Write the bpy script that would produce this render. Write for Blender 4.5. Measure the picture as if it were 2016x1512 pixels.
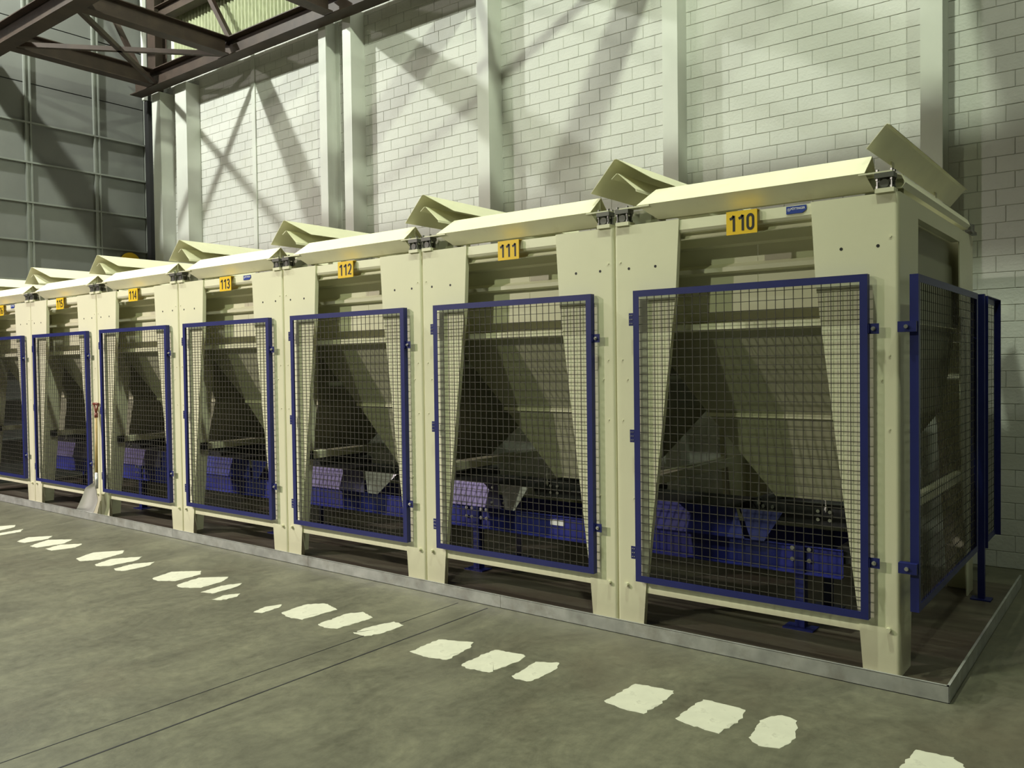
import bpy, math, random
from mathutils import Matrix, Vector
random.seed(7)
for o in list(bpy.data.objects): bpy.data.objects.remove(o)
S = bpy.context.scene
COL = S.collection

# ------------------------------------------------------------------ camera
cam_d = bpy.data.cameras.new('camera'); cam = bpy.data.objects.new('camera', cam_d); COL.objects.link(cam)
cam_d.sensor_width = 36; cam_d.lens = 1653.46 / 2016 * 36; cam_d.clip_end = 200
r = Vector((0.7902, 0.612704, -0.013326)); u = Vector((-0.003729, 0.026551, 0.999640)); f = Vector((-0.612838, 0.789866, -0.023265))
m = Matrix((( r.x, u.x, -f.x), (r.y, u.y, -f.y), (r.z, u.z, -f.z))).to_4x4()
m.translation = Vector((2.5068, -4.4240, 1.6)); cam.matrix_world = m
S.camera = cam

# ------------------------------------------------------------------ light
S.view_settings.view_transform = 'Standard'; S.view_settings.look = 'None'
S.view_settings.exposure = -0.10; S.view_settings.gamma = 1.0; S.view_settings.use_curve_mapping = False
w = bpy.data.worlds.new('hall_air'); S.world = w; w.use_nodes = True
w.node_tree.nodes['Background'].inputs[0].default_value = (0.80, 0.86, 0.74, 1)
w.node_tree.nodes['Background'].inputs[1].default_value = 0.006
def lamp(x, y, z, power, color, radius=0.16, aim=None, cone=60):
    d = bpy.data.lights.new('high_bay_light', 'SPOT' if aim else 'POINT'); d.energy = power; d.color = color; d.shadow_soft_size = radius
    o = bpy.data.objects.new('high_bay_light', d); COL.objects.link(o); o.location = (x, y, z)
    if aim:
        d.spot_size = math.radians(cone); d.spot_blend = 1.0
        o.rotation_euler = (Vector(aim) - Vector((x, y, z))).to_track_quat('-Z', 'Y').to_euler()
GREEN = (0.86, 1.0, 0.60); PINK = (1.0, 0.93, 0.86); WARM = (0.95, 1.0, 0.74)
LAMPS = [
    (-9.4, -1.7, 8.9, 2150, (.97, 1.0, .92), .10),
    (-3.5, -1.8, 8.9, 300, (.97, 1.0, .86), .12),
    (0.3, -1.8, 8.9, 1250, (.90, 1.0, .77), .12),
    (4.0, -1.8, 8.9, 480, (.88, 1.0, .76), .12),
    (-13.3, -11.8, 8.9, 9300, (1.0, .88, .85), .12, (-6.8, -1.6, 0), 52),  # spot added at this lamp position, aimed low to brighten left hopper faces
    (-13.3, -11.8, 8.9, 1300, (1.0, .9, .88), .12),
    (-5.6, -11.8, 8.9, 2400, (.90, 1.0, .64), .14, (-3.2, -2.6, 0), 58),  # added spot, cone shaped to lift the hopper faces but not the wall
    (-5.6, -11.8, 8.9, 200, (.93, 1.0, .66), .16),
]
for L_ in LAMPS: lamp(*L_)

# ------------------------------------------------------------------ materials
def mat(name, base, rough=.5, metal=0., var=.06, scale=3., bump=0., bscale=60., dirt=None, dscale=1.5, damt=.5, stretch=(1,1,1), spec=.5, dlo=.5, dhi=.7):
    M = bpy.data.materials.new(name); M.use_nodes = True; nt = M.node_tree; N = nt.nodes; L = nt.links
    b = N['Principled BSDF']; b.inputs['Roughness'].default_value = rough; b.inputs['Metallic'].default_value = metal
    b.inputs['Specular IOR Level'].default_value = spec
    tc = N.new('ShaderNodeTexCoord'); mp = N.new('ShaderNodeMapping'); L.new(tc.outputs['Object'], mp.inputs[0]); mp.inputs['Scale'].default_value = stretch
    n = N.new('ShaderNodeTexNoise'); n.inputs['Scale'].default_value = scale; n.inputs['Detail'].default_value = 6; L.new(mp.outputs[0], n.inputs[0])
    cr = N.new('ShaderNodeValToRGB'); L.new(n.outputs[0], cr.inputs[0])
    lo = [max(0, c * (1 - var)) for c in base]; hi = [min(1, c * (1 + var)) for c in base]
    cr.color_ramp.elements[0].position = .3; cr.color_ramp.elements[0].color = (*lo, 1)
    cr.color_ramp.elements[1].position = .7; cr.color_ramp.elements[1].color = (*hi, 1)
    out = cr.outputs[0]
    if dirt:
        n2 = N.new('ShaderNodeTexNoise'); n2.inputs['Scale'].default_value = dscale; n2.inputs['Detail'].default_value = 9; n2.inputs['Roughness'].default_value = .62; L.new(mp.outputs[0], n2.inputs[0])
        c2 = N.new('ShaderNodeValToRGB'); L.new(n2.outputs[0], c2.inputs[0])
        c2.color_ramp.elements[0].position = dlo; c2.color_ramp.elements[0].color = (0, 0, 0, 1)
        c2.color_ramp.elements[1].position = dhi; c2.color_ramp.elements[1].color = (damt, damt, damt, 1)
        mx = N.new('ShaderNodeMix'); mx.data_type = 'RGBA'; L.new(c2.outputs[0], mx.inputs[0]); L.new(out, mx.inputs[6]); mx.inputs[7].default_value = (*dirt, 1); out = mx.outputs[2]
    L.new(out, b.inputs['Base Color'])
    if bump:
        n3 = N.new('ShaderNodeTexNoise'); n3.inputs['Scale'].default_value = bscale; n3.inputs['Detail'].default_value = 4; L.new(mp.outputs[0], n3.inputs[0])
        bp = N.new('ShaderNodeBump'); bp.inputs['Strength'].default_value = bump; bp.inputs['Distance'].default_value = .01; L.new(n3.outputs[0], bp.inputs['Height']); L.new(bp.outputs[0], b.inputs['Normal'])
    return M
cream = mat('cream_paint', (.73, .72, .52), .38, var=.03, scale=2.5, bump=.04, bscale=25)
cream_flap = mat('cream_paint_worn_lit', (.84, .82, .59), .42, var=.05, scale=4, dirt=(.42, .33, .16), dscale=2.2, damt=.35, dlo=.6, dhi=.75)  # worn cream paint, lightened so the colour carries strong overhead light
bin_shaded = mat('cream_paint_shaded', (.30, .30, .205), .5, var=.06, scale=3, dirt=(.35, .31, .22), dscale=2, damt=.3)  # cream bin paint darkened: interior shade is put into the colour
blue = mat('blue_paint', (.007, .012, .115), .45, var=.12, scale=6)
cblue = mat('conveyor_blue', (.010, .016, .20), .62, var=.15, scale=5, dirt=(.05, .05, .07), dscale=4, damt=.5)
wire = mat('zinc_wire', (.075, .07, .06), .55, metal=.5, var=.1)
galv = mat('galvanised', (.40, .41, .39), .42, metal=.35, var=.22, scale=9, dirt=(.24, .22, .18), dscale=7, damt=.6, bump=.05, bscale=30)
shiny = mat('bright_sheet', (.62, .60, .66), .35, metal=.45, var=.08, scale=10)
purple_sheet = mat('blueish_sheet', (.12, .105, .22), .42, metal=.3, var=.15, scale=8)
black = mat('black_rubber', (.012, .012, .012), .6, var=.1)
dark = mat('dark_steel', (.035, .035, .04), .5, metal=.4, var=.2)
bolt_m = mat('zinc_bolt', (.6, .6, .56), .3, metal=.9, var=.05)
rust = mat('red_oxide_steel', (.040, .025, .017), .6, var=.25, scale=5, dirt=(.07, .05, .032), dscale=4, damt=.5)
whitebrick = mat('white_brick_paint', (.60, .61, .565), .75, var=.04, scale=1.3, bump=.35, bscale=45, dirt=(.52, .52, .46), dscale=2.5, damt=.5)
mortar = mat('painted_mortar', (.57, .57, .52), .9, var=.2, scale=2.2)
colpaint = mat('column_paint', (.62, .64, .58), .5, var=.03, scale=4)
greywall = mat('grey_sheet', (.145, .152, .140), .65, var=.10, scale=1.6, dirt=(.17, .18, .16), dscale=1.2, damt=.7)
greyrail = mat('grey_rail', (.20, .215, .19), .45, var=.1)
corrug = mat('corrugated_fibre', (.33, .36, .22), .8, var=.2, scale=7, stretch=(6, 1, 1))
yellow = mat('yellow_plate', (.80, .52, .01), .45, var=.02)
ink = mat('black_ink', (.01, .01, .01), .5, var=0)
stick = mat('blue_sticker', (.02, .05, .30), .35, var=.02)
white = mat('white_print', (.8, .8, .8), .4, var=0)
roadpaint = mat('white_floor_paint', (.62, .62, .50), .7, var=.06, scale=9, dirt=(.34, .33, .26), dscale=14, damt=.55, dlo=.56, dhi=.68)
belt = mat('belt_rubber', (.02, .02, .022), .55, var=.2)
wood = mat('ash_handle', (.38, .27, .10), .45, var=.15, scale=8, stretch=(8, 8, 1))
redgrip = mat('red_brown_grip', (.16, .035, .02), .45, var=.1)
alu = mat('aluminium_blade', (.66, .66, .63), .35, metal=.6, var=.06, scale=5)

def floor_material():
    M = bpy.data.materials.new('worn_concrete'); M.use_nodes = True; nt = M.node_tree; N = nt.nodes; L = nt.links; b = N['Principled BSDF']
    tc = N.new('ShaderNodeTexCoord')
    def noise(sc, det, ro, vec=None, dist=0):
        n = N.new('ShaderNodeTexNoise'); n.inputs['Scale'].default_value = sc; n.inputs['Detail'].default_value = det; n.inputs['Roughness'].default_value = ro; n.inputs['Distortion'].default_value = dist
        L.new(vec or tc.outputs['Object'], n.inputs[0]); return n
    mp = N.new('ShaderNodeMapping'); mp.inputs['Scale'].default_value = (1.0, .55, 1); mp.inputs['Rotation'].default_value = (0, 0, .5); L.new(tc.outputs['Object'], mp.inputs[0])
    n1 = noise(2.6, 12, .74, mp.outputs[0], .6); n2 = noise(16, 8, .75); n3 = noise(60, 3, .5)
    c1 = N.new('ShaderNodeValToRGB'); L.new(n1.outputs[0], c1.inputs[0]); e = c1.color_ramp.elements
    e[0].position = .32; e[0].color = (.085, .083, .056, 1); e[1].position = .66; e[1].color = (.19, .187, .126, 1)
    k = e.new(.5); k.color = (.138, .136, .093, 1)
    c2 = N.new('ShaderNodeValToRGB'); L.new(n2.outputs[0], c2.inputs[0]); c2.color_ramp.elements[0].position = .3; c2.color_ramp.elements[0].color = (.72, .72, .72, 1); c2.color_ramp.elements[1].position = .72; c2.color_ramp.elements[1].color = (1.18, 1.18, 1.18, 1)
    mx = N.new('ShaderNodeMix'); mx.data_type = 'RGBA'; mx.blend_type = 'MULTIPLY'; mx.inputs[0].default_value = 1; L.new(c1.outputs[0], mx.inputs[6]); L.new(c2.outputs[0], mx.inputs[7])
    # rusty brown tint in patches
    n4 = noise(.7, 5, .6); c4 = N.new('ShaderNodeValToRGB'); L.new(n4.outputs[0], c4.inputs[0]); c4.color_ramp.elements[0].position = .52; c4.color_ramp.elements[0].color = (0, 0, 0, 1); c4.color_ramp.elements[1].position = .7; c4.color_ramp.elements[1].color = (.5, .5, .5, 1)
    m2 = N.new('ShaderNodeMix'); m2.data_type = 'RGBA'; L.new(c4.outputs[0], m2.inputs[0]); L.new(mx.outputs[2], m2.inputs[6]); m2.inputs[7].default_value = (.115, .094, .062, 1)
    L.new(m2.outputs[2], b.inputs['Base Color'])
    c5 = N.new('ShaderNodeValToRGB'); L.new(n2.outputs[0], c5.inputs[0]); c5.color_ramp.elements[0].color = (.30, .30, .30, 1); c5.color_ramp.elements[1].color = (.62, .62, .62, 1); L.new(c5.outputs[0], b.inputs['Roughness'])
    bm = N.new('ShaderNodeBump'); bm.inputs['Strength'].default_value = .15; bm.inputs['Distance'].default_value = .004; L.new(n3.outputs[0], bm.inputs['Height']); L.new(bm.outputs[0], b.inputs['Normal'])
    return M
concrete = floor_material()

# ------------------------------------------------------------------ mesh builder
class MB:
    def __init__(s): s.v = []; s.f = []
    def add(s, vs, fs):
        n = len(s.v); s.v += [tuple(v) for v in vs]; s.f += [tuple(i + n for i in q) for q in fs]; return s
    def box(s, x0, x1, y0, y1, z0, z1):
        return s.add([(x0,y0,z0),(x1,y0,z0),(x1,y1,z0),(x0,y1,z0),(x0,y0,z1),(x1,y0,z1),(x1,y1,z1),(x0,y1,z1)],
                     [(0,3,2,1),(4,5,6,7),(0,1,5,4),(1,2,6,5),(2,3,7,6),(3,0,4,7)])
    def hexa(s, p):
        return s.add(p, [(0,3,2,1),(4,5,6,7),(0,1,5,4),(1,2,6,5),(2,3,7,6),(3,0,4,7)])
    def prism(s, poly, axis, a, b):
        """poly of 2D points; axis 'x','y','z' is the extrusion axis from a to b"""
        def P(q, t):
            return {'x': (t, q[0], q[1]), 'y': (q[0], t, q[1]), 'z': (q[0], q[1], t)}[axis]
        n = len(poly)
        return s.add([P(q, a) for q in poly] + [P(q, b) for q in poly],
                     [tuple(range(n)), tuple(range(2*n-1, n-1, -1))] + [(i, n+i, n+(i+1) % n, (i+1) % n) for i in range(n)])
    def sheet(s, prof, axis, a, b, t=.004):
        """folded sheet: each end may have its own offsets via callables a(i), b(i)"""
        n = len(prof); off = []
        for i in range(n):
            p0 = Vector(prof[max(0, i-1)]); p1 = Vector(prof[min(n-1, i+1)]); d = (p1 - p0).normalized(); off.append((prof[i][0] - d.y*t, prof[i][1] + d.x*t))
        ring = list(prof) + off[::-1]
        fa = a if callable(a) else (lambda i: a); fb = b if callable(b) else (lambda i: b)
        idx = list(range(n)) + list(range(n-1, -1, -1))
        def P(q, t_):
            return {'x': (t_, q[0], q[1]), 'y': (q[0], t_, q[1]), 'z': (q[0], q[1], t_)}[axis]
        k = len(ring)
        vs = [P(ring[j], fa(idx[j])) for j in range(k)] + [P(ring[j], fb(idx[j])) for j in range(k)]
        fs = [(i, k+i, k+(i+1) % k, (i+1) % k) for i in range(k)]
        for i in range(n-1):
            fs.append((i, i+1, k-2-i, k-1-i)); fs.append((k+i, 2*k-1-i, 2*k-2-i, k+i+1))
        return s.add(vs, fs)
    def cyl(s, p0, p1, rad, n=12, r1=None):
        p0 = Vector(p0); p1 = Vector(p1); d = (p1 - p0).normalized(); a = d.orthogonal().normalized(); b = d.cross(a); r1 = rad if r1 is None else r1
        vs = [p0 + (a*math.cos(2*math.pi*i/n) + b*math.sin(2*math.pi*i/n))*rad for i in range(n)] + [p1 + (a*math.cos(2*math.pi*i/n) + b*math.sin(2*math.pi*i/n))*r1 for i in range(n)]
        return s.add(vs, [tuple(range(n-1, -1, -1)), tuple(range(n, 2*n))] + [(i, (i+1) % n, n+(i+1) % n, n+i) for i in range(n)])
    def bar(s, p0, p1, wd, ht, up=(0,0,1)):
        p0 = Vector(p0); p1 = Vector(p1); d = (p1-p0).normalized(); sd = d.cross(Vector(up)).normalized()*wd/2; uu = sd.cross(d).normalized()*ht/2
        return s.hexa([p0-sd-uu, p0+sd-uu, p1+sd-uu, p1-sd-uu, p0-sd+uu, p0+sd+uu, p1+sd+uu, p1-sd+uu])
    def ibeam(s, p0, p1, wd, ht, tf=.012, tw=.009, up=(0,0,1)):
        p0 = Vector(p0); p1 = Vector(p1); d = (p1-p0).normalized(); sd = d.cross(Vector(up)).normalized(); uu = sd.cross(d).normalized()
        for k in (-1, 1): s.bar(p0+uu*k*(ht-tf)/2, p1+uu*k*(ht-tf)/2, wd, tf, up)
        return s.bar(p0, p1, tw, ht-2*tf, up)
    def obj(s, name, m, parent=None, smooth=False):
        me = bpy.data.meshes.new(name); me.from_pydata(s.v, [], s.f); me.materials.append(m); me.validate()
        import bmesh
        bm = bmesh.new(); bm.from_mesh(me); bmesh.ops.recalc_face_normals(bm, faces=bm.faces); bm.to_mesh(me); bm.free()
        if smooth:
            for p in me.polygons: p.use_smooth = True
        o = bpy.data.objects.new(name, me); COL.objects.link(o)
        if parent: o.parent = parent
        return o
def thing(name, label, cat, loc=(0,0,0), group=None):
    o = bpy.data.objects.new(name, None); COL.objects.link(o); o.location = loc; o.empty_display_size = .2
    o['label'] = label; o['category'] = cat; o['kind'] = 'thing'
    if group: o['group'] = group
    return o
def tag(o, label, cat, group=None):
    o['label'] = label; o['category'] = cat; o['kind'] = 'thing'
    if group: o['group'] = group
    return o
def struct(o): o['kind'] = 'structure'; return o
def stuff(o): o['kind'] = 'stuff'; return o
def lab(o, t): o['label'] = t; return o
def text(name, body, size, m, parent, loc, bold=0., sx=1., align='CENTER', depth=.001):
    c = bpy.data.curves.new(name, 'FONT'); c.body = body; c.size = size; c.offset = bold; c.extrude = depth; c.align_x = align; c.align_y = 'CENTER'
    t = bpy.data.objects.new(name, c); COL.objects.link(t)
    me = bpy.data.meshes.new_from_object(t); bpy.data.objects.remove(t); me.materials.append(m)
    for v in me.vertices: v.co = (v.co.x*sx, -v.co.z, v.co.y)
    o = bpy.data.objects.new(name, me); COL.objects.link(o); o.parent = parent; o.location = loc; return o

def arc(cx, cy, rx, ry, a0, a1, n=14):
    return [(cx + rx*math.cos(math.radians(a0 + (a1-a0)*i/n)), cy + ry*math.sin(math.radians(a0 + (a1-a0)*i/n))) for i in range(n+1)]
DIGITS = {'1': [[(.34, 0), (.34, .94)], [(.34, .93), (.22, .80), (.08, .74)]],
          '0': [arc(.25, .70, .17, .21, 0, 180) + arc(.25, .28, .17, .21, 180, 360) + [(.42, .70)]],
          '2': [arc(.25, .71, .17, .20, 170, -20) + [(.38, .52), (.10, .09), (.46, .09)]],
          '3': [arc(.24, .73, .16, .18, 165, -70) + [(.20, .52)], [(.20, .52)] + arc(.24, .27, .18, .20, 75, -165)],
          '4': [[(.34, 0), (.34, .94), (.04, .26), (.47, .26)]],
          '5': [[(.42, .91), (.12, .91), (.09, .52)] + arc(.24, .31, .18, .23, 125, -160)],
          '6': [[(.38, .92)] + arc(.34, .36, .27, .50, 105, 180, 8) + arc(.25, .29, .18, .21, 180, 540, 18)]}
def number_mesh(parent, txt, loc, h):
    M = MB(); wd = .155*h; adv = .56*h; x0 = loc[0] - adv*len(txt)/2 + .02*h
    for ch in txt:
        for st in DIGITS[ch]:
            P = [Vector((x0 + px*h, loc[2] - h/2 + pz*h)) for px, pz in st]; L = []; Rr = []
            for i in range(len(P)):
                d = (P[min(i+1, len(P)-1)] - P[max(i-1, 0)]).normalized(); nn = Vector((-d.y, d.x))
                k = 1.0
                if 0 < i < len(P)-1:
                    c = d.dot((P[i+1]-P[i]).normalized()); k = min(1.5, 1/max(.5, c))
                L.append(P[i] + nn*wd/2*k); Rr.append(P[i] - nn*wd/2*k)
            n = len(P); vs = [(v.x, loc[1], v.y) for v in L + Rr]
            M.add(vs, [(i, i+1, n+i+1, n+i) for i in range(n-1)])
        x0 += adv
    return M.obj('number', ink, parent)

# ------------------------------------------------------------------ the hall
fl = struct(MB().box(-22, 9, -16, 3.0, -.12, 0).obj('floor', concrete))
for y0, x in ((-16, -1.24), (-16, -1.0)):
    dd = MB().box(x-.003, x+.003, -16, -.22, .0002, .0012) if x < -1.1 else MB().box(x-.005, x+.005, -16, -.2, .0002, .0012)
    lab(dd.obj('joint', dark, fl), 'thin dark saw joint in concrete')
WY = 2.9
wb = struct(MB().box(-22, 9, WY, WY+.2, 0, 9.4).obj('wall_back', mortar))
# bricks: 25 cm x 12.5 cm courses
CX, CY, CZ = 2.5, -4.4, 1.6
bricks = []
xmax = 4.6
row = 0; z = .0
def hidden(x, z):        # corrugated zone high on the wall
    return (x < -6.15 and z > 6.10)
while z < 7.4:
    x = -10.5 - (.125 if row % 2 else 0) - random.choice((0, 0, 0, .06))
    while x < xmax:
        xe = min(x + .25, xmax); xs = max(x, -10.45)
        if xe - xs > .05 and not hidden(xs, z): bricks.append((xs, xe, z))
        x += .25
    row += 1; z += .125
def seen(b):
    dx, dy, dz = b[0]-CX, WY-CY, b[2]-CZ; dep = -.6128*dx + .7899*dy; px = 1008 + 1653*(.7902*dx + .6127*dy)/dep; py = 756 - 1653*dz/dep
    if not (0 < px < 1990 and -10 < py < 740): return False
    lim = 250 + .13*(1700-px) * 1.0 if px < 1740 else (260 if px < 1870 else 9999)
    lim = 330 + (1209-px)*.14 if px < 1209 else lim
    return py < lim
vis = sorted([b for b in bricks if seen(b)], key=lambda b: (b[0]-CX)**2 + (WY-CY)**2 + (b[2]-CZ)**2)
near = set(vis[:300])
unitmesh = {}
def brick_geo(M, x0, x1, z0, yo):
    g = .0019; b = .0025; X0, X1, Z0, Z1 = x0+g, x1-g, z0+g, z0+.125-g; yb = WY+.002; yf = WY-.0055-yo
    M.add([(X0,yb,Z0),(X1,yb,Z0),(X1,yb,Z1),(X0,yb,Z1),(X0,yf+b,Z0),(X1,yf+b,Z0),(X1,yf+b,Z1),(X0,yf+b,Z1),(X0+b,yf,Z0+b),(X1-b,yf,Z0+b),(X1-b,yf,Z1-b),(X0+b,yf,Z1-b)],
          [(0,1,5,4),(1,2,6,5),(2,3,7,6),(3,0,4,7),(4,5,9,8),(5,6,10,9),(6,7,11,10),(7,4,8,11),(8,9,10,11)])
rest = MB()
for b in bricks:
    yo = random.uniform(0, .0022)
    if b in near:
        key = round(b[1]-b[0], 3)
        if key not in unitmesh:
            q = MB(); brick_geo(q, 0, key, 0, 0); o = q.obj('brick', whitebrick, wb); unitmesh[key] = o.data
        else:
            o = bpy.data.objects.new('brick', unitmesh[key]); COL.objects.link(o); o.parent = wb
        o.location = (b[0], -yo, b[2])
    else: brick_geo(rest, b[0], b[1], b[2], yo)
stuff(rest.obj('brickwork', whitebrick, wb))
# corrugated sheet high on the wall
cg = MB(); prof = []
x = -9.72; k = 0
while x < -6.12:
    prof.append((x, WY-.03 - (.028 if k % 4 in (0, 1) else 0))); x += .021; k += 1
n = len(prof)
cg.add([(a, b, 6.12) for a, b in prof] + [(a, b, 9.2) for a, b in prof], [(i, i+1, n+i+1, n+i) for i in range(n-1)])
lab(cg.obj('corrugated_sheet', corrug, wb), 'olive corrugated sheeting above brickwork')
struct(MB().box(-22, 9, -16, 3.1, 9.4, 9.5).obj('ceiling', rust))
# grey sheet wall on the left
WX = -10.6
wl = struct(MB().box(WX-.15, WX-.03, -.98, 2.83, 0, 9.4).obj('wall_left', black))
ys = [2.80, 2.02, 1.02, .02, -.98]; zs = [0, .62, 1.2, 1.78, 2.35, 2.93, 3.50, 4.06, 4.64, 5.22, 5.80, 6.7, 7.6, 8.5, 9.38]
for i in range(len(ys)-1):
    for j in range(len(zs)-1):
        tl = random.uniform(-.004, .004)
        MB().box(WX-.03, WX-.005+tl, ys[i+1]+.012, ys[i]-.012, zs[j]+.008, zs[j+1]-.008).obj('panel', greywall, wl)
for i, y in enumerate(ys[1:-1]):
    for d in (-.035, .035): MB().box(WX-.03, WX+.035, y+d-.011, y+d+.011, 0, 9.38).obj('upright', greyrail, wl)
    MB().box(WX-.03, WX+.012, y-.024, y+.024, 0, 9.38).obj('upright', greyrail, wl)
for z in zs[1:-5]: MB().box(WX-.03, WX+.045, -.98, 2.80, z-.012, z+.012).obj('rail', greyrail, wl)
MB().box(WX-.03, WX+.05, 2.80, 2.86, 0, 9.3).obj('edge_trim', greyrail, wl)
tag(MB().cyl((WX+.03, 2.50, 3.30), (WX+.05, 2.50, 3.30), .17, 20).obj('wall_sign', yellow), 'small round yellow sign low on the grey panelled wall', 'sign')
struct(MB().box(-10.54, -10.42, 2.78, 2.90, 0, 5.92).obj('dark_gap', black))  # black strip added to stand for the dark corner gap

# columns in front of the back wall
def column(xa, xb, yf, label, ztop=6.02, solid=False):
    c = thing('steel_column', label, 'column', ((xa+xb)/2, (yf+WY)/2, 0), 'white steel columns along the brick wall'); hw = (xb-xa)/2; hd = (WY-.012-yf)/2
    M = MB()
    if solid: M.box(-hw, hw, -hd, hd, 0, ztop)
    else: M.box(-hw, hw, -hd, -hd+.014, 0, ztop).box(-hw, hw, hd-.014, hd, 0, ztop).box(-.006, .006, -hd+.014, hd-.014, 0, ztop)
    M.obj('shaft', colpaint, c)
    MB().box(-hw-.02, hw+.02, -hd-.02, hd, 0, .015).obj('foot_plate', colpaint, c)
    return c
column(1.02, 1.175, 2.66, 'white steel column behind the unit numbered 110, rightmost of the row', 9.3)
column(-1.20, -1.045, 2.70, 'white boxed column rising behind the gap between units 110 and 111', 9.3, True)
column(-3.42, -3.26, 2.66, 'white column behind the unit numbered 111, crossed by a dark vertical shadow', 9.3, True)
column(-5.60, -5.45, 2.66, 'right column of the close pair of white columns under the beam end', 6.04, True)
column(-6.06, -5.92, 2.66, 'left column of the close pair, open flanged side in deep shade', 6.04)
column(-9.43, -9.13, 2.66, 'white column at the left edge of the far bright brick bay', 5.92, True)
column(-10.10, -9.86, 2.66, 'white column beside the black gap in the far corner', 5.92, True)
MB_ = MB().box(-7.80, -7.72, WY-.025, WY-.008, 0, 6.0); lab(MB_.obj('joint_strip', colpaint, wb), 'white vertical joint strip')

# roof steel
def beam(label, *segs, name='steel_beam', cat='beam', m=rust, group='red-brown steel beams under the roof'):
    M = MB()
    for s in segs: M.ibeam(*s)
    return tag(M.obj(name, m), label, cat, group)
ZB = 6.04
beam('long red-brown beam lying along the top of the brick wall', ((-10.4, 2.57, ZB+.02), (6, 2.57, ZB+.02), .20, .26))
beam('red-brown beam parallel to the wall, crossing the top left corner', ((-10.5, .40, ZB+.02), (6, .40, ZB+.02), .20, .28))
for x, t in ((-9.78, 'red-brown cross beam nearest the grey panelled wall'), (-7.80, 'dark cross beam ending on the wall beam above the far bright bay'),
             (-5.62, 'cross beam over the close pair of columns, mostly above the frame'), (-3.38, 'cross beam above the frame, over the boxed column by units 111 and 112'), (-1.15, 'cross beam above the frame whose shadow crosses the white column behind plate 110'), (1.05, 'cross beam above the frame at the right end of the row')):
    beam(t, ((x, .505, ZB+.02), (x, 2.465, ZB+.02), .18, .24))
for a, b, t in (((-9.7, .5), (-7.9, 2.45), 'thin pale-lit brace rising from the left beam joint'), ((-7.9, .5), (-9.95, 2.75), 'thin dark brace running down to the far corner'),
                ((-3.3, .5), (-1.2, 2.45), 'brace above the frame, rising left to right between two cross beams'), ((-1.2, .5), (-3.3, 2.45), 'brace above the frame crossing the other one there')):
    tag(MB().bar((*a, ZB-.06), (*b, ZB-.06), .06, .06).obj('steel_brace', rust), t, 'brace', 'thin braces between the roof beams')
for a, b, t in (((-7.85, 2.6, 6.2), (-9.0, 2.6, 7.9), 'thin brace leaning left in front of the corrugated sheeting'), ((-7.85, 2.55, 6.15), (-10.2, 1.9, 7.0), 'flatter brace fanning left from the beam joint'),
                ((-10.15, 2.6, 6.1), (-10.4, 1.6, 8.2), 'steep brace by the dark corner post')):
    tag(MB().bar(a, b, .07, .07).obj('steel_brace', rust), t, 'brace', 'thin braces between the roof beams')
tag(MB().ibeam((-10.0, 2.72, 6.14), (-10.0, 2.72, 9.38), .22, .2, up=(0,1,0)).obj('steel_post', rust), 'dark red-brown post above the far corner column', 'post')
tag(MB().ibeam((-6.0, 2.66, 6.14), (-6.0, 2.66, 9.38), .2, .2, up=(0,1,0)).obj('steel_post', rust), 'dark post above the close pair of columns', 'post')
tag(MB().ibeam((-9.9, 2.7, 7.12), (-6.1, 2.7, 7.12), .16, .2).obj('steel_beam', rust), 'dark upper beam across the top of the corrugated sheeting', 'beam')
struct(MB().box(-10.56, -10.50, 2.76, 2.82, 5.95, 9.3).obj('trim_2', colpaint))

# ------------------------------------------------------------------ drip tray
tr = thing('drip_tray', 'long galvanised steel tray with a low upstand under all the hopper units', 'tray', (0, 0, 0))
TX0, TX1, TY0, TY1 = -10.5, 1.73, -.15, 2.35
MB().box(TX0, TX1, TY0, TY1, .0005, .004).obj('tray_floor', mat('soiled_tray', (.13, .115, .085), .5, metal=.3, var=.3, scale=3, dirt=(.075, .055, .04), dscale=1.4, damt=.85, stretch=(.6, 3, 1), dlo=.4, dhi=.6), tr)
xs = [TX0, -8.9, -6.9, -4.9, -2.9, -.93, TX1]
for a, b in zip(xs[:-1], xs[1:]):
    M = MB().box(a+.0015, b-.0015, TY0, TY0+.004, .0, .082); M.box(a+.0015, b-.0015, TY0, TY0+.012, .080, .084); M.obj('front_upstand', galv, tr)
M = MB().box(TX1-.004, TX1, TY0, TY1, 0, .082); M.box(TX1-.012, TX1, TY0, TY1, .080, .084); M.obj('end_upstand', galv, tr)

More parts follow.
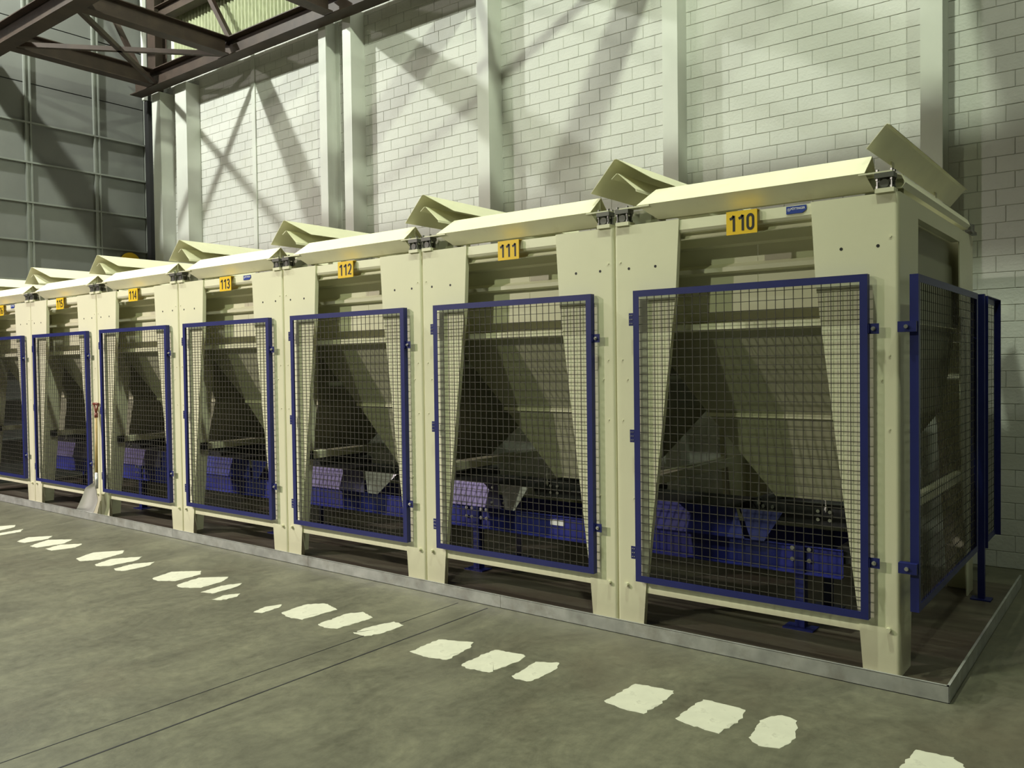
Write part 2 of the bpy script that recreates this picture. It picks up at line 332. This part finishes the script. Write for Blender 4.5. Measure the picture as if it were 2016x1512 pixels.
# ------------------------------------------------------------------ hopper unit
W = 1.632; S0 = -.158; H = 2.432; FY = .05
def mirror(p): return [(W-a, b) for a, b in p]
def guard(parent, wd, h, origin, rot=0, hinges=(1.86, 1.16, .455), latches=(1.755, .575), z0=.285, tabs=True, nwire=25):
    """door of blue angle iron with wire grid; sub-parts of the door"""
    t = .038; M = MB()
    d = .036
    for (a, b, c, e) in ((0, wd, 0, t), (0, wd, h-t, h)):
        M.box(a, b, -.004, 0, c, e)
    for (a, b) in ((0, t), (wd-t, wd)): M.box(a, b, -.004, 0, t, h-t)
    M.box(0, wd, 0, d, 0, .004).box(0, wd, 0, d, h-.004, h).box(0, .004, 0, d, .004, h-.004).box(wd-.004, wd, 0, d, .004, h-.004)
    fr = M.obj('guard_door', blue, parent); fr.location = origin; fr.rotation_euler = (0, 0, rot)
    G = MB(); rr = .0017; inner = wd-2*t; sp = inner/(nwire+1)*1.0
    for i in range(nwire):
        x = t + sp*(i+1); G.box(x-rr, x+rr, .008, .008+2*rr, .01, h-.01)
    z = .055
    while z < h-t:
        G.box(.01, wd-.01, .008+2*rr, .008+4*rr, z-rr, z+rr); z += .0496
    stuff(G.obj('wire_mesh', wire, fr))
    if tabs:
        for z in hinges:
            z -= z0
            MB().box(-.034, .0, .004, .010, z-.038, z+.038).cyl((-.002, .014, z-.03), (-.002, .014, z+.03), .007, 8).obj('hinge', blue, fr)
            Q = MB()
            for dx in (-.024, -.012):
                for dz in (-.024, 0, .024): Q.cyl((dx, .004, z+dz), (dx, .0015, z+dz), .0035, 6)
            stuff(Q.obj('hinge_screws', bolt_m, fr))
        for z in latches:
            z -= z0
            MB().box(wd-.002, wd+.05, .012, .016, z-.026, z+.026).box(wd, wd+.006, -.0, .012, z-.022, z+.022).obj('latch', blue, fr)
            MB().cyl((wd+.024, .012, z), (wd+.024, .004, z), .011, 10).cyl((wd+.024, .004, z), (wd+.024, -.004, z), .006, 8).obj('latch_bolt', bolt_m, fr)
    return fr
def post_front(s, right_side):
    """front post: flat face plate + rounded edge + side plate"""
    M = MB(); r0 = .022; e = .0015
    L = [(r0, 0), (.180, 0), (.203, .262), (.436, H-.35), (.436, H), (r0, H)]
    L = [(r0, 0), (.180, 0), (.200, .262), (.412, 2.0), (.436, H), (r0, H)]
    f_ = (lambda a: a) if not right_side else (lambda a: W-a)
    M.prism([(f_(a), b) for a, b in L], 'y', FY, FY+.008)
    # inner return flange along the sloping edge
    for (p, q) in zip(L[1:4], L[2:5]):
        M.hexa([(f_(p[0]-.004), FY+.008, p[1]), (f_(p[0]), FY+.008, p[1]), (f_(p[0]), FY+.035, p[1]), (f_(p[0]-.004), FY+.035, p[1]),
                (f_(q[0]-.004), FY+.008, q[1]), (f_(q[0]), FY+.008, q[1]), (f_(q[0]), FY+.035, q[1]), (f_(q[0]-.004), FY+.035, q[1])])
    # rounded corner
    n = 6; ring = []
    for i in range(n+1):
        a = math.pi/2*i/n; ring.append((f_(e + r0 - e - (r0-e)*math.sin(a)), FY + (r0-e) - (r0-e)*math.cos(a)))
    ring_in = [(f_(r0), FY+.008)] + [(f_(e+.008), FY+r0)]
    M.prism(ring + [ring_in[1], ring_in[0]], 'z', 0, H)
    # side plate, tapering
    y0 = FY+r0-e
    side = [(y0, 0), (.262, 0), (.285, .3), (.43, 1.75), (.445, 2.0), (.455, H-.10), (.455, H), (y0, H)]
    x0, x1 = sorted((f_(e), f_(e+.008))); M.prism(side, 'x', x0, x1)
    o = M.obj('front_post', cream, s)
    B = MB()
    for bx, bz in (((.069, .242),) if not right_side else ((W-.056, .238),)): B.cyl((bx, FY, bz), (bx, FY-.022, bz), .012, 8)
    for bx, bz in (((.102, 2.168), (.281, 2.169)) if not right_side else ((W-.281, 2.172), (W-.105, 2.174))): pass
    for bx, bz in ((.043, 2.213), (.05, 1.62), (.118, .776), (.085, 1.5), (.05, 1.25)): B.cyl((f_(bx), FY, bz), (f_(bx), FY-.004, bz), .0055, 8)
    stuff(lab(B.obj('bolts', cream, o), 'painted bolt heads on post'))
    Hh = MB()
    for bx in (.102, .281): Hh.cyl((f_(bx), FY+.0005, 2.171), (f_(bx), FY-.0006, 2.171), .0085, 12)
    stuff(lab(Hh.obj('bolt_holes', ink, o), 'dark round holes in post'))
    return o
def side_frame(s, right_side):
    f_ = (lambda a: a) if not right_side else (lambda a: W-a)
    x0, x1 = sorted((f_(.0015), f_(.0095)))
    M = MB().prism([(.455, H-.085), (1.60, H-.085), (1.60, H), (.455, H)], 'x', x0, x1)
    xa, xb = sorted((f_(.0095), f_(.05))); M.box(xa, xb, .455, 1.6, H-.006, H); M.box(xa, xb, .455, 1.6, H-.085, H-.08)
    M.obj('side_rail', cream, s)
    M = MB().prism([(1.60, H), (1.62, 1.9), (1.66, 1.0), (1.86, .05), (1.87, 0), (2.07, 0), (2.07, H)], 'x', x0, x1)
    xa, xb = sorted((f_(.0095), f_(.30))); M.prism([(f_(.0095), 0), (f_(.16), 0), (f_(.30), H), (f_(.0095), H)], 'y', 2.062, 2.07)
    M.obj('rear_post', cream, s)
    xa, xb = sorted((f_(.012), f_(.052)))
    M = MB().box(xa, xb, .30, 1.78, .80, .86); M.obj('cross_bar', cream, s)
    MB().box(xa-.004, xb+.004, .24, .30, .795, .865).obj('bar_cap', black, s)
def flap_profile_end(i, base, offs): return base + offs[i]
def make_unit(k, number, badge):
    x0 = S0 - k*W
    desc = {110: 'cream steel hopper unit with plate 110, rightmost and nearest', 111: 'cream steel hopper unit with plate 111 and bright triangular sheet inside',
            112: 'cream steel hopper unit with plate 112 and shiny sheet behind the guard', 113: 'cream steel hopper unit with plate 113 and a small blue sticker',
            114: 'cream steel hopper unit with plate 114, right of the leaning shovel', 115: 'cream steel hopper unit with plate 115, left of the leaning shovel', 116: 'cream steel hopper unit cut off by the left edge, plate ending in 6'}[number]
    s = thing('hopper_unit', desc, 'hopper', (x0, 0, 0), 'row of cream hopper units in front of the brick wall')
    post_front(s, False); post_front(s, True); side_frame(s, False); side_frame(s, True)
    # top rail with rolled lower edge
    prof = [(.105, H-.002), (.062, H-.004), (.060, H-.062), (.066, H-.078), (.085, H-.083), (.098, H-.073), (.100, H-.095), (.092, H-.112), (.078, H-.116)]
    MB().sheet(prof, 'x', .40, W-.40, .003).obj('top_rail', cream, s)
    MB().prism([(.062, .205), (.070, .205), (.070, .285), (.062, .285)], 'x', .17, W-.17).box(.17, W-.17, .070, .10, .280, .285).obj('bottom_rail', cream, s)
    # number plate
    P = MB().box(.737, .914, .028, .032, 2.302, 2.431); P.box(.737, .914, .032, .066, 2.428, 2.431)
    pl = lab(P.obj('number_plate', yellow, s), 'yellow plate with black number')
    number_mesh(pl, str(number), (.8255, .0272, 2.366), .092)
    if badge:
        bd = lab(MB().prism([(1.064, 2.384), (1.150, 2.384), (1.172, 2.400), (1.172, 2.424), (1.064, 2.424)], 'y', .0565, .0590).obj('badge', stick, s), 'small blue maker sticker')
        text('lettering', 'PÖTTINGER', .0165, white, bd, (1.126, .0562, 2.409), bold=.0003, sx=.86, depth=.0003)
        R = MB()
        for i in range(16):
            a, b = 2*math.pi*i/16, 2*math.pi*(i+1)/16; c = Vector((1.078, 0, 2.406))
            R.add([(c.x+rr*math.cos(t), .0562, c.z+rr*math.sin(t)) for rr, t in ((.0085, a), (.0085, b), (.0068, b), (.0068, a))], [(0, 1, 2, 3)])
        R.cyl((1.078, .0566, 2.406), (1.078, .0560, 2.406), .003, 8)
        R.obj('emblem', white, bd)
    # guard door
    guard(s, 1.335, 1.745, (.158, 0, .285))
    # bin walls
    uL, uR, yF, yB = .06, W-.06, .27, 1.90
    fw = MB().box(uL, .8205, yF, yF+.005, 1.80, 2.40).box(.8235, uR, yF, yF+.005, 1.80, 2.40)
    fw = fw.obj('bin_front_wall', cream, s)
    MB().prism([(yF, 2.115), (yF-.045, 2.125), (yF-.045, 2.15), (yF, 2.175)], 'x', uL, uR).obj('stiffener', cream, fw)
    MB().prism([(yF, 2.27), (yF-.05, 2.28), (yF-.05, 2.33), (yF, 2.35)], 'x', uL, uR).obj('stiffener', cream, fw)
    MB().prism([(yF-.0, 1.78), (yF-.055, 1.79), (yF-.055, 1.825), (yF, 1.83)], 'x', uL, uR).obj('ledge', cream, fw)
    MB().box(uL, uR, yB, yB+.005, 1.80, 2.40).obj('bin_back_wall', bin_shaded, s)
    MB().box(uL, uL+.005, yF+.005, yB, 1.80, 2.40).obj('bin_side_wall', bin_shaded, s)
    MB().box(uR-.005, uR, yF+.005, yB, 1.80, 2.40).obj('bin_side_wall', bin_shaded, s)
    # chute of three rings
    rings = [((.075, W-.075), (yF+.01, yB-.01), 1.80), ((.40, 1.50), (.52, 1.75), 1.27), ((.795, 1.19), (.60, 1.32), .775)]
    C = MB()
    for (ux, vy, z) in rings: C.add([(ux[0], vy[0], z), (ux[1], vy[0], z), (ux[1], vy[1], z), (ux[0], vy[1], z)], [])
    for q in (0, 1):
        for i in range(4): C.f.append((q*4+i, q*4+(i+1) % 4, q*4+4+(i+1) % 4, q*4+4+i))
    C.obj('chute', bin_shaded, s)
    MB().box(.39, 1.51, .508, .522, 1.258, 1.282).obj('seam_lip', cream, s)
    # feeder below the mouth
    MB().box(.60, 1.22, 1.34, 1.348, .60, .735).obj('feeder_frame', dark, s); fd = MB().box(.60, 1.26, .70, .708, .60, .735).obj('feeder_frame', dark, s)
    MB().box(.60, 1.24, .71, 1.335, .635, .66).cyl((.58, .69, .657), (.58, 1.335, .657), .055, 16).cyl((1.26, .69, .657), (1.26, 1.335, .657), .055, 16).obj('feeder_belt', belt, s)
    B = MB()
    for bx in (.68, .74, 1.02, 1.09):
        for bz in (.64, .69): B.cyl((bx, .70, bz), (bx, .689, bz), .011, 8)
    stuff(B.obj('feeder_bolts', bolt_m, fd))
    for bx in (.655, 1.07):
        MB().cyl((bx, .685, .69), (bx, .685, .82), .005, 6).cyl((bx, .685, .70), (bx, .685, .718), .011, 6).cyl((bx, .685, .76), (bx, .685, .775), .011, 6).obj('hanger_rod', bolt_m, s)
    # front flap
    off = [.0, .0, .0, .0, .0]
    prof = [(.265, 2.550), (.155, 2.646), (.035, 2.541), (.105, 2.456), (.14, 2.456)]
    la = [.245, .235, .165, .275, .30]; rb = [1.47, 1.478, 1.47, 1.50, 1.50]
    fp = MB().sheet(prof, 'x', lambda i: la[i], lambda i: rb[i], .004).obj('front_flap', cream_flap, s)
    for x in (.25, 1.44): MB().prism([(.255, 2.550), (.155, 2.636), (.047, 2.543), (.11, 2.464), (.23, 2.464)], 'x', x, x+.004).obj('end_plate', cream, fp)
    MB().box(1.444, 1.475, .148, .154, 2.549, 2.633).obj('gusset', cream, fp)
    # shaft brackets and bearings
    for side, (xa, xb, bx) in enumerate(((.045, .25, .065), (1.44, W-.03, W-.068))):
        MB().box(xa, xb, .035, .10, 2.530, 2.538).obj('bracket_plate', cream, s)
        wa, wb_ = (.004, .30) if side == 0 else (W-.19, W-.004)
        MB().box(wa, wb_, .150, .154, H-.02, 2.532).obj('shaft_web', bin_shaded, s)  # cream web plate; its shade is put into the darker colour
        bb = MB().box(bx-.045, bx+.045, .035, .115, H, H+.022).obj('bearing_base', cream, s)
        Q = MB().box(bx-.045, bx+.045, .030, .10, 2.505, 2.530).box(bx-.028, bx+.028, .045, .11, H+.022, H+.060).cyl((bx, .04, H+.045), (bx, .115, H+.045), .022, 12)
        Q.obj('bearing', lab_galv, s)
        Q = MB()
        for dx in (-.034, .034):
            for yy in (.045, .09): Q.cyl((bx+dx, yy, H+.022), (bx+dx, yy, 2.505), .0055, 6).cyl((bx+dx, yy, H+.022), (bx+dx, yy, H+.034), .010, 6).cyl((bx+dx, yy, 2.493), (bx+dx, yy, 2.505), .010, 6).cyl((bx+dx, yy, 2.538), (bx+dx, yy, 2.548), .009, 6)
        stuff(Q.obj('bearing_bolts', bolt_m, s))
    # rear flap, same section turned round
    prof = [(1.84, 2.545), (1.95, 2.640), (2.07, 2.535), (1.985, 2.452)]
    MB().sheet(prof[::-1], 'x', .20, 1.45, .004).obj('rear_flap', cream_flap, s)
    # side flap on the left side of each bin, folded sheet with a small lip
    MB().sheet([(-.033, 2.735), (-.004, 2.765), (.004, 2.765), (.125, 2.655), (.127, 2.640)], 'y', lambda i: (.085, .095, .1, .10, .10)[i], 1.98, .003).obj('side_flap', cream_flap, s)
    # cover ridge over the gap to the left neighbour
    MB().sheet([(-.172, 2.662), (-.006, 2.850), (.006, 2.850), (.178, 2.730)], 'y', lambda i: (.065, .075, .08, .22)[i], 2.05, .003).obj('ridge_cover', cream_flap, s)
    for y in (.55, 1.7): MB().box(-.004, .004, y, y+.05, H, 2.76).obj('cover_stay', cream, s)
    if k == 0:
        MB().sheet([(W-.160, 2.668), (W-.070, 2.770), (W-.062, 2.776), (W-.05, 2.770)], 'y', .07, 2.18, .003).obj('side_flap', cream_flap, s)
        for y in (.5, 1.6): MB().box(W-.150, W-.142, y, y+.05, H, 2.68).obj('cover_stay', cream, s)
        MB().sheet([(W-.05, 2.46), (W-.005, 2.46), (W+.012, 2.485), (W-.005, 2.525), (W-.06, 2.548)], 'y', .12, 1.90, .004).obj('edge_roll', cream, s)
        Q = MB().box(W-.06, W+.03, 1.93, 2.03, H, H+.02).box(W-.03, W+.02, 1.95, 2.0, H+.02, 2.50).cyl((W-.02, 1.90, 2.50), (W-.02, 2.06, 2.50), .02, 10); Q.obj('bearing', lab_galv, s)
        # guard on the open end
        g = guard(s, 1.66, 1.663, (W+.085, .03, .353), math.pi/2, tabs=False, nwire=33)
        lab(g, 'side guard on the open end of the row')
        for z in (1.76, .57):
            MB().box(W-.0, W+.085, .0, .045, z-.026, z+.026).obj('guard_bracket', blue, s)
            MB().cyl((W+.04, 0, z), (W+.04, -.012, z), .010, 8).obj('bracket_bolt', bolt_m, s)
    return s
lab_galv = mat('cast_bearing', (.13, .13, .115), .45, metal=.5, var=.15)
# units are individual things; parts after the first share their mesh data
proto = make_unit(1, 111, False)
def find(o, n): return [c for c in o.children if c.name.split('.')[0] == n]
def copy_tree(o, parent=None, skip=()):
    c = o.copy(); COL.objects.link(c)
    if parent: c.parent = parent
    for ch in o.children:
        if ch.name.split('.')[0] not in skip: copy_tree(ch, c, skip)
    return c
end = make_unit(0, 110, True)
info = {2: (112, 0, 'cream steel hopper unit with plate 112 and a shiny sheet behind the guard'), 3: (113, 1, 'cream steel hopper unit with plate 113 and a small blue sticker'),
        4: (114, 0, 'cream steel hopper unit with plate 114, right of the leaning shovel'), 5: (115, 0, 'cream steel hopper unit with plate 115, left of the leaning shovel'),
        6: (116, 1, 'cream steel hopper unit cut off by the left edge of the picture')}
bpy.context.view_layer.update()
badge0 = find(end, 'badge')[0]
for k, (num, bdg, lb) in info.items():
    c = copy_tree(proto, skip=('number',)); c.location.x = S0 - k*W; c['label'] = lb
    pl = find(c, 'number_plate')[0]
    number_mesh(pl, str(num), (.8255, .0272, 2.366), .092)
    if bdg: copy_tree(badge0, c)

# ------------------------------------------------------------------ free-standing guard panel beside the row
fp = thing('fence_panel', 'narrow blue mesh guard panel on a floor post behind the end guard', 'fence', (1.56, 1.84, 0))
MB().box(-.02, .02, -.02, .02, .008, 2.02).obj('post', blue, fp)
MB().box(-.06, .06, -.05, .05, .004, .012).obj('foot_plate', blue, fp)
M = MB().box(-.002, .002, .03, .58, .34, .38).box(-.002, .002, .03, .58, 1.97, 2.01).box(-.002, .002, .03, .07, .38, 1.97).box(-.002, .002, .54, .58, .38, 1.97)
M.box(.0, .034, .03, .58, 2.006, 2.010).box(.0, .034, .576, .58, .34, 2.01).box(.0, .034, .03, .034, .34, 2.01).obj('frame', blue, fp)
G = MB(); z = .4
while z < 1.97: G.box(-.010, -.006, .03, .58, z-.0017, z+.0017); z += .05
y = .1
while y < .56: G.box(-.006, -.002, y-.0017, y+.0017, .36, 1.99); y += .05
stuff(G.obj('wire_mesh', wire, fp))
MB().box(-.003, .003, .58, .66, 1.30, 1.312).box(-.003, .003, .58, .66, 1.348, 1.36).box(-.003, .003, .65, .66, 1.312, 1.348).obj('latch', blue, fp)

# ------------------------------------------------------------------ conveyor running under the hoppers
cv = thing('belt_conveyor', 'long blue belt conveyor standing inside the row under the hoppers', 'conveyor', (0, 0, 0))
XC0, XC1 = -9.9, 1.05; CF = .56
xs = [XC0, -8.2, -5.7, -3.2, -2.35, -.2, XC1]
for a, b in zip(xs[:-1], xs[1:]):
    M = MB().box(a+.002, b-.002, CF, CF+.006, .335, .500).box(a+.002, b-.002, CF-.03, CF, .335, .341).box(a+.002, b-.002, CF-.012, CF, .494, .500)
    M.obj('side_beam', cblue, cv)
MB().box(XC0, XC1, 1.10, 1.106, .335, .50).obj('rear_beam', cblue, cv)
MB().box(XC0, XC1, CF+.09, 1.09, .665, .675).cyl((XC1, CF+.02, .47), (XC1, 1.09, .47), .055, 18).obj('belt', belt, cv)
def skirt(x0, x1, g, m, lbl, tri, tm, k):
    """slanted side sheet ending at gap g, then a triangular plate"""
    zt, zb = .682, .502; yt = CF+.028; yb = CF-.02
    o = MB().hexa([(x0, yb, zb), (g+.075, yb, zb), (g+.075, yb+.004, zb), (x0, yb+.004, zb), (x0, yt, zt), (g, yt, zt), (g, yt+.004, zt), (x0, yt+.004, zt)]).obj('skirt_plate', m, cv); lab(o, lbl)
    o = MB().hexa([(g+.115, yb, zb), (g+.125+tri*.28, yb, zb), (g+.125+tri*.28, yb+.004, zb), (g+.115, yb+.004, zb), (g+.03, yt, zt), (g+.03+tri, yt, zt), (g+.03+tri, yt+.004, zt), (g+.03, yt+.004, zt)]).obj('corner_plate', tm, cv)
    if k != 1: return
    Q = MB()
    for bx, bz in ((g-.035, .655), (g-.02, .545), (g+.085, .66), (g+.095, .55)):
        yy = yb + (bz-zb)/(zt-zb)*(yt-yb); Q.cyl((bx, yy, bz), (bx, yy-.012, bz), .010, 8)
    stuff(Q.obj('skirt_bolts', bolt_m, cv))
for k, g in enumerate((.385, -1.54, -3.06, -4.72, -6.4, -8.05)):
    sk = [cblue, purple_sheet, purple_sheet, cblue, purple_sheet, purple_sheet][k]; tm = [cblue, shiny, shiny, cblue, cblue, cblue][k]
    skirt(g-.95, g, g, sk, ['blue painted side sheet', 'violet-grey glossy side sheet', 'violet-grey glossy side sheet', 'blue painted side sheet', 'violet-grey glossy side sheet', 'violet-grey glossy side sheet'][k], .27 if k != 2 else .40, tm, k)
    for x in ((g+.62,) if k > 1 else ()):
        MB().cyl((x, CF-.02, .30), (x, CF-.034, .30), .04, 14).box(x-.012, x+.012, CF-.03, CF, .30, .40).obj('return_roller', galv, cv)
for x in (.80, -1.72, -4.24, -6.76, -9.28):
    lg = MB().box(x-.028, x+.028, CF-.02, CF, .012, .50).box(x-.028, x-.022, CF, CF+.045, .012, .50).box(x+.022, x+.028, CF, CF+.045, .012, .5).obj('leg', blue, cv)
    lb_ = MB().box(x-.028, x+.028, 1.08, 1.10, .012, .5).obj('leg', blue, cv)
    MB().box(x-.09, x+.09, CF-.06, CF+.06, .004, .012).obj('foot_plate', blue, lg)
    MB().box(x-.09, x+.09, 1.03, 1.14, .004, .012).obj('foot_plate', blue, lb_)
    Q = MB()
    for dx in ((-.10, -.045, .045, .10) if x < 0 else (-.045, .055)):
        for z in (.415, .482): Q.cyl((x+dx, CF-.002, z), (x+dx, CF-.014, z), .013, 8)
    stuff(Q.obj('leg_bolts', bolt_m, lg))
lab(MB().box(-1.02, -.90, CF-.003, CF, .43, .47).obj('rating_plate', white, cv), 'small pale rating plate')

# ------------------------------------------------------------------ shovel leaning on the row
sh = thing('shovel', 'aluminium shovel with wooden shaft and red-brown D grip leaning between units 114 and 115', 'shovel', (-6.80, -.10, .012))
low = Vector((.225, .055, .34)); top = Vector((.120, .118, 1.10)); dirn = (top-low).normalized(); sd = Vector((1, 0, 0))
MB().cyl(low, top, .016, 12, .014).obj('shaft', wood, sh, True)
g1 = top + dirn*.12
G = MB().cyl(top - dirn*.03, top + dirn*.02, .019, 10).cyl(top + dirn*.01, g1 - sd*.045, .010, 8).cyl(top + dirn*.01, g1 + sd*.045, .010, 8).cyl(g1 - sd*.055, g1 + sd*.055, .013, 10)
G.obj('grip', redgrip, sh, True)
tip = Vector((.0, .02, .0)); bd_ = (tip - (low + dirn*.02)).normalized(); nrm = Vector((.35, -1, .25)); lat = bd_.cross(nrm).normalized(); nrm = lat.cross(bd_).normalized()
if nrm.y > 0: nrm = -nrm
nu, nv = 10, 14; vs = []; bl = MB()
for j in range(nv+1):
    t = j/nv; wd = .118*min(1, .2 + 2.6*t); c = (low + dirn*.02).lerp(tip, t)
    for i in range(nu+1):
        q = -1 + 2*i/nu
        p = c + lat*q*wd + nrm*(.035*abs(q)**2.2*(1-.35*t) - .018*math.sin(t*math.pi)); p.z = max(p.z, -.006); vs.append(tuple(p))
n = (nu+1)*(nv+1); off = -nrm*.003
back = [tuple(Vector(p) + off) for p in vs]
fs = [(j*(nu+1)+i, j*(nu+1)+i+1, (j+1)*(nu+1)+i+1, (j+1)*(nu+1)+i) for j in range(nv) for i in range(nu)]
bl.add(vs + back, fs + [tuple(n+a for a in q[::-1]) for q in fs]); bl.obj('blade', alu, sh, True)
MB().cyl(low + dirn*.14, low - dirn*.03, .020, 12, .016).obj('socket', alu, sh, True)

# ------------------------------------------------------------------ painted marks on the floor
marks = [
[(-6.99,-0.884),(-6.913,-0.734),(-6.787,-0.796),(-6.706,-0.991)],
[(-6.563,-1.045),(-6.602,-0.782),(-6.471,-0.863),(-6.452,-1.087)],
[(-5.991,-1.082),(-6.109,-0.941),(-5.982,-0.769),(-5.867,-0.86),(-5.864,-1.063)],
[(-5.668,-1.1),(-5.817,-0.882),(-5.647,-0.739),(-5.517,-0.867),(-5.539,-1.088)],
[(-5.414,-1.066),(-5.489,-0.913),(-5.36,-0.773),(-5.247,-0.889),(-5.298,-1.073)],
[(-4.785,-1.096),(-4.9,-0.897),(-4.755,-0.702),(-4.645,-0.77),(-4.58,-0.988),(-4.658,-1.119)],
[(-4.428,-1.111),(-4.517,-0.934),(-4.383,-0.741),(-4.282,-0.839),(-4.282,-1.052),(-4.351,-1.121)],
[(-4.153,-1.086),(-4.186,-0.912),(-4.102,-0.779),(-4.021,-0.872),(-4.01,-1.067),(-4.069,-1.108)],
[(-3.603,-1.072),(-3.667,-0.879),(-3.505,-0.728),(-3.402,-0.792),(-3.378,-1.006),(-3.498,-1.09)],
[(-3.255,-1.079),(-3.318,-0.855),(-3.153,-0.712),(-3.076,-0.796),(-3.041,-1.006),(-3.172,-1.098)],
[(-2.928,-1.076),(-2.962,-0.892),(-2.901,-0.762),(-2.849,-0.83),(-2.823,-1.043)],
[(-2.685,-1.141),(-2.716,-1.032),(-2.665,-0.948),(-2.608,-1.003),(-2.623,-1.113)],
[(-2.197,-1.158),(-2.233,-1.044),(-2.193,-0.937),(-2.145,-0.989),(-2.135,-1.135)],
[(-2.026,-1.058),(-2.058,-0.849),(-1.97,-0.75),(-1.788,-0.8),(-1.807,-1.068),(-1.908,-1.088)],
[(-1.642,-1.078),(-1.665,-0.816),(-1.605,-0.74),(-1.462,-0.785),(-1.475,-1.063),(-1.558,-1.092)],
[(-1.333,-1.063),(-1.335,-0.903),(-1.289,-0.765),(-1.189,-0.787),(-1.189,-0.977),(-1.228,-1.062)],
[(-0.821,-1.097),(-0.827,-0.859),(-0.635,-0.772),(-0.591,-0.852),(-0.565,-1.076),(-0.682,-1.109)],
[(-0.452,-1.088),(-0.452,-0.8),(-0.254,-0.77),(-0.235,-0.84),(-0.256,-1.084),(-0.382,-1.11)],
[(-0.128,-1.06),(-0.149,-0.821),(-0.039,-0.761),(0.002,-0.852),(-0.008,-1.057),(-0.069,-1.074)],
[(0.423,-1.054),(0.435,-0.781),(0.631,-0.755),(0.652,-0.898),(0.642,-1.072),(0.507,-1.079)],
[(0.781,-1.034),(0.791,-0.763),(1.002,-0.761),(1.018,-0.874),(0.999,-1.063),(0.881,-1.059)],
[(1.127,-1.041),(1.095,-0.818),(1.15,-0.721),(1.226,-0.745),(1.282,-0.928),(1.262,-1.049),(1.187,-1.074)],
[(1.697,-0.997),(1.713,-0.738),(1.844,-0.721),(1.931,-0.826),(1.895,-1.008),(1.792,-1.054)]]
mlabels = ['white painted floor patch at the left edge, before units 114 and 115', 'white painted floor patch at the left edge, right one of the two there',
 'left bar of the leftmost full trio of white floor patches', 'middle bar of the leftmost full trio of white floor patches', 'right bar of the leftmost full trio of white floor patches',
 'left bar of the second full trio of white patches from the left', 'middle bar of the second full trio of white patches from the left', 'right bar of the second full trio of white patches from the left',
 'left bar of the white patch group with a fourth stub beside it', 'middle bar of the white patch group with a fourth stub beside it', 'third bar of the white patch group, next to the small stub', 'small white painted stub right of a group of three bars',
 'thin isolated white stub left of the trio before the kerb joint', 'wide left patch of the trio crossed by the floor joint', 'wide middle patch of the trio crossed by the floor joint', 'narrow right patch touching the saw joint in the floor',
 'left white patch of the trio in front of unit 111', 'middle white patch of the trio in front of unit 111', 'narrow right white patch of the trio in front of unit 111',
 'large left white patch of the trio in front of unit 110', 'large middle white patch of the trio in front of unit 110', 'narrow ragged right white patch of the trio in front of unit 110', 'white patch cut off by the bottom edge at the right']
for pts, lb in zip(marks, mlabels):
    cx = sum(p[0] for p in pts)/len(pts); cy = sum(p[1] for p in pts)/len(pts); ring = []
    for i, a in enumerate(pts):
        b = pts[(i+1) % len(pts)]; n = max(3, int(math.dist(a, b)/.018))
        for j in range(n):
            t = j/n; jx = random.gauss(0, .0035); jy = random.gauss(0, .0035)
            p = Vector((a[0]+(b[0]-a[0])*t, a[1]+(b[1]-a[1])*t)); d = (p - Vector((cx, cy))); e_ = math.sin(math.pi*t)*.003
            p += d.normalized()*e_; ring.append((p.x+jx-cx, p.y+jy-cy))
    M = MB(); n = len(ring)
    M.add([(0, 0, .0015)] + [(x, y, .0015) for x, y in ring] + [(x*1.01, y*1.01, .0) for x, y in ring], [(0, 1+i, 1+(i+1) % n) for i in range(n)] + [(1+i, 1+n+i, 1+n+(i+1) % n, 1+(i+1) % n) for i in range(n)])
    o = M.obj('paint_patch', roadpaint); o.location = (cx, cy, .0003); tag(o, lb, 'floor marking', 'white painted patches along the row')
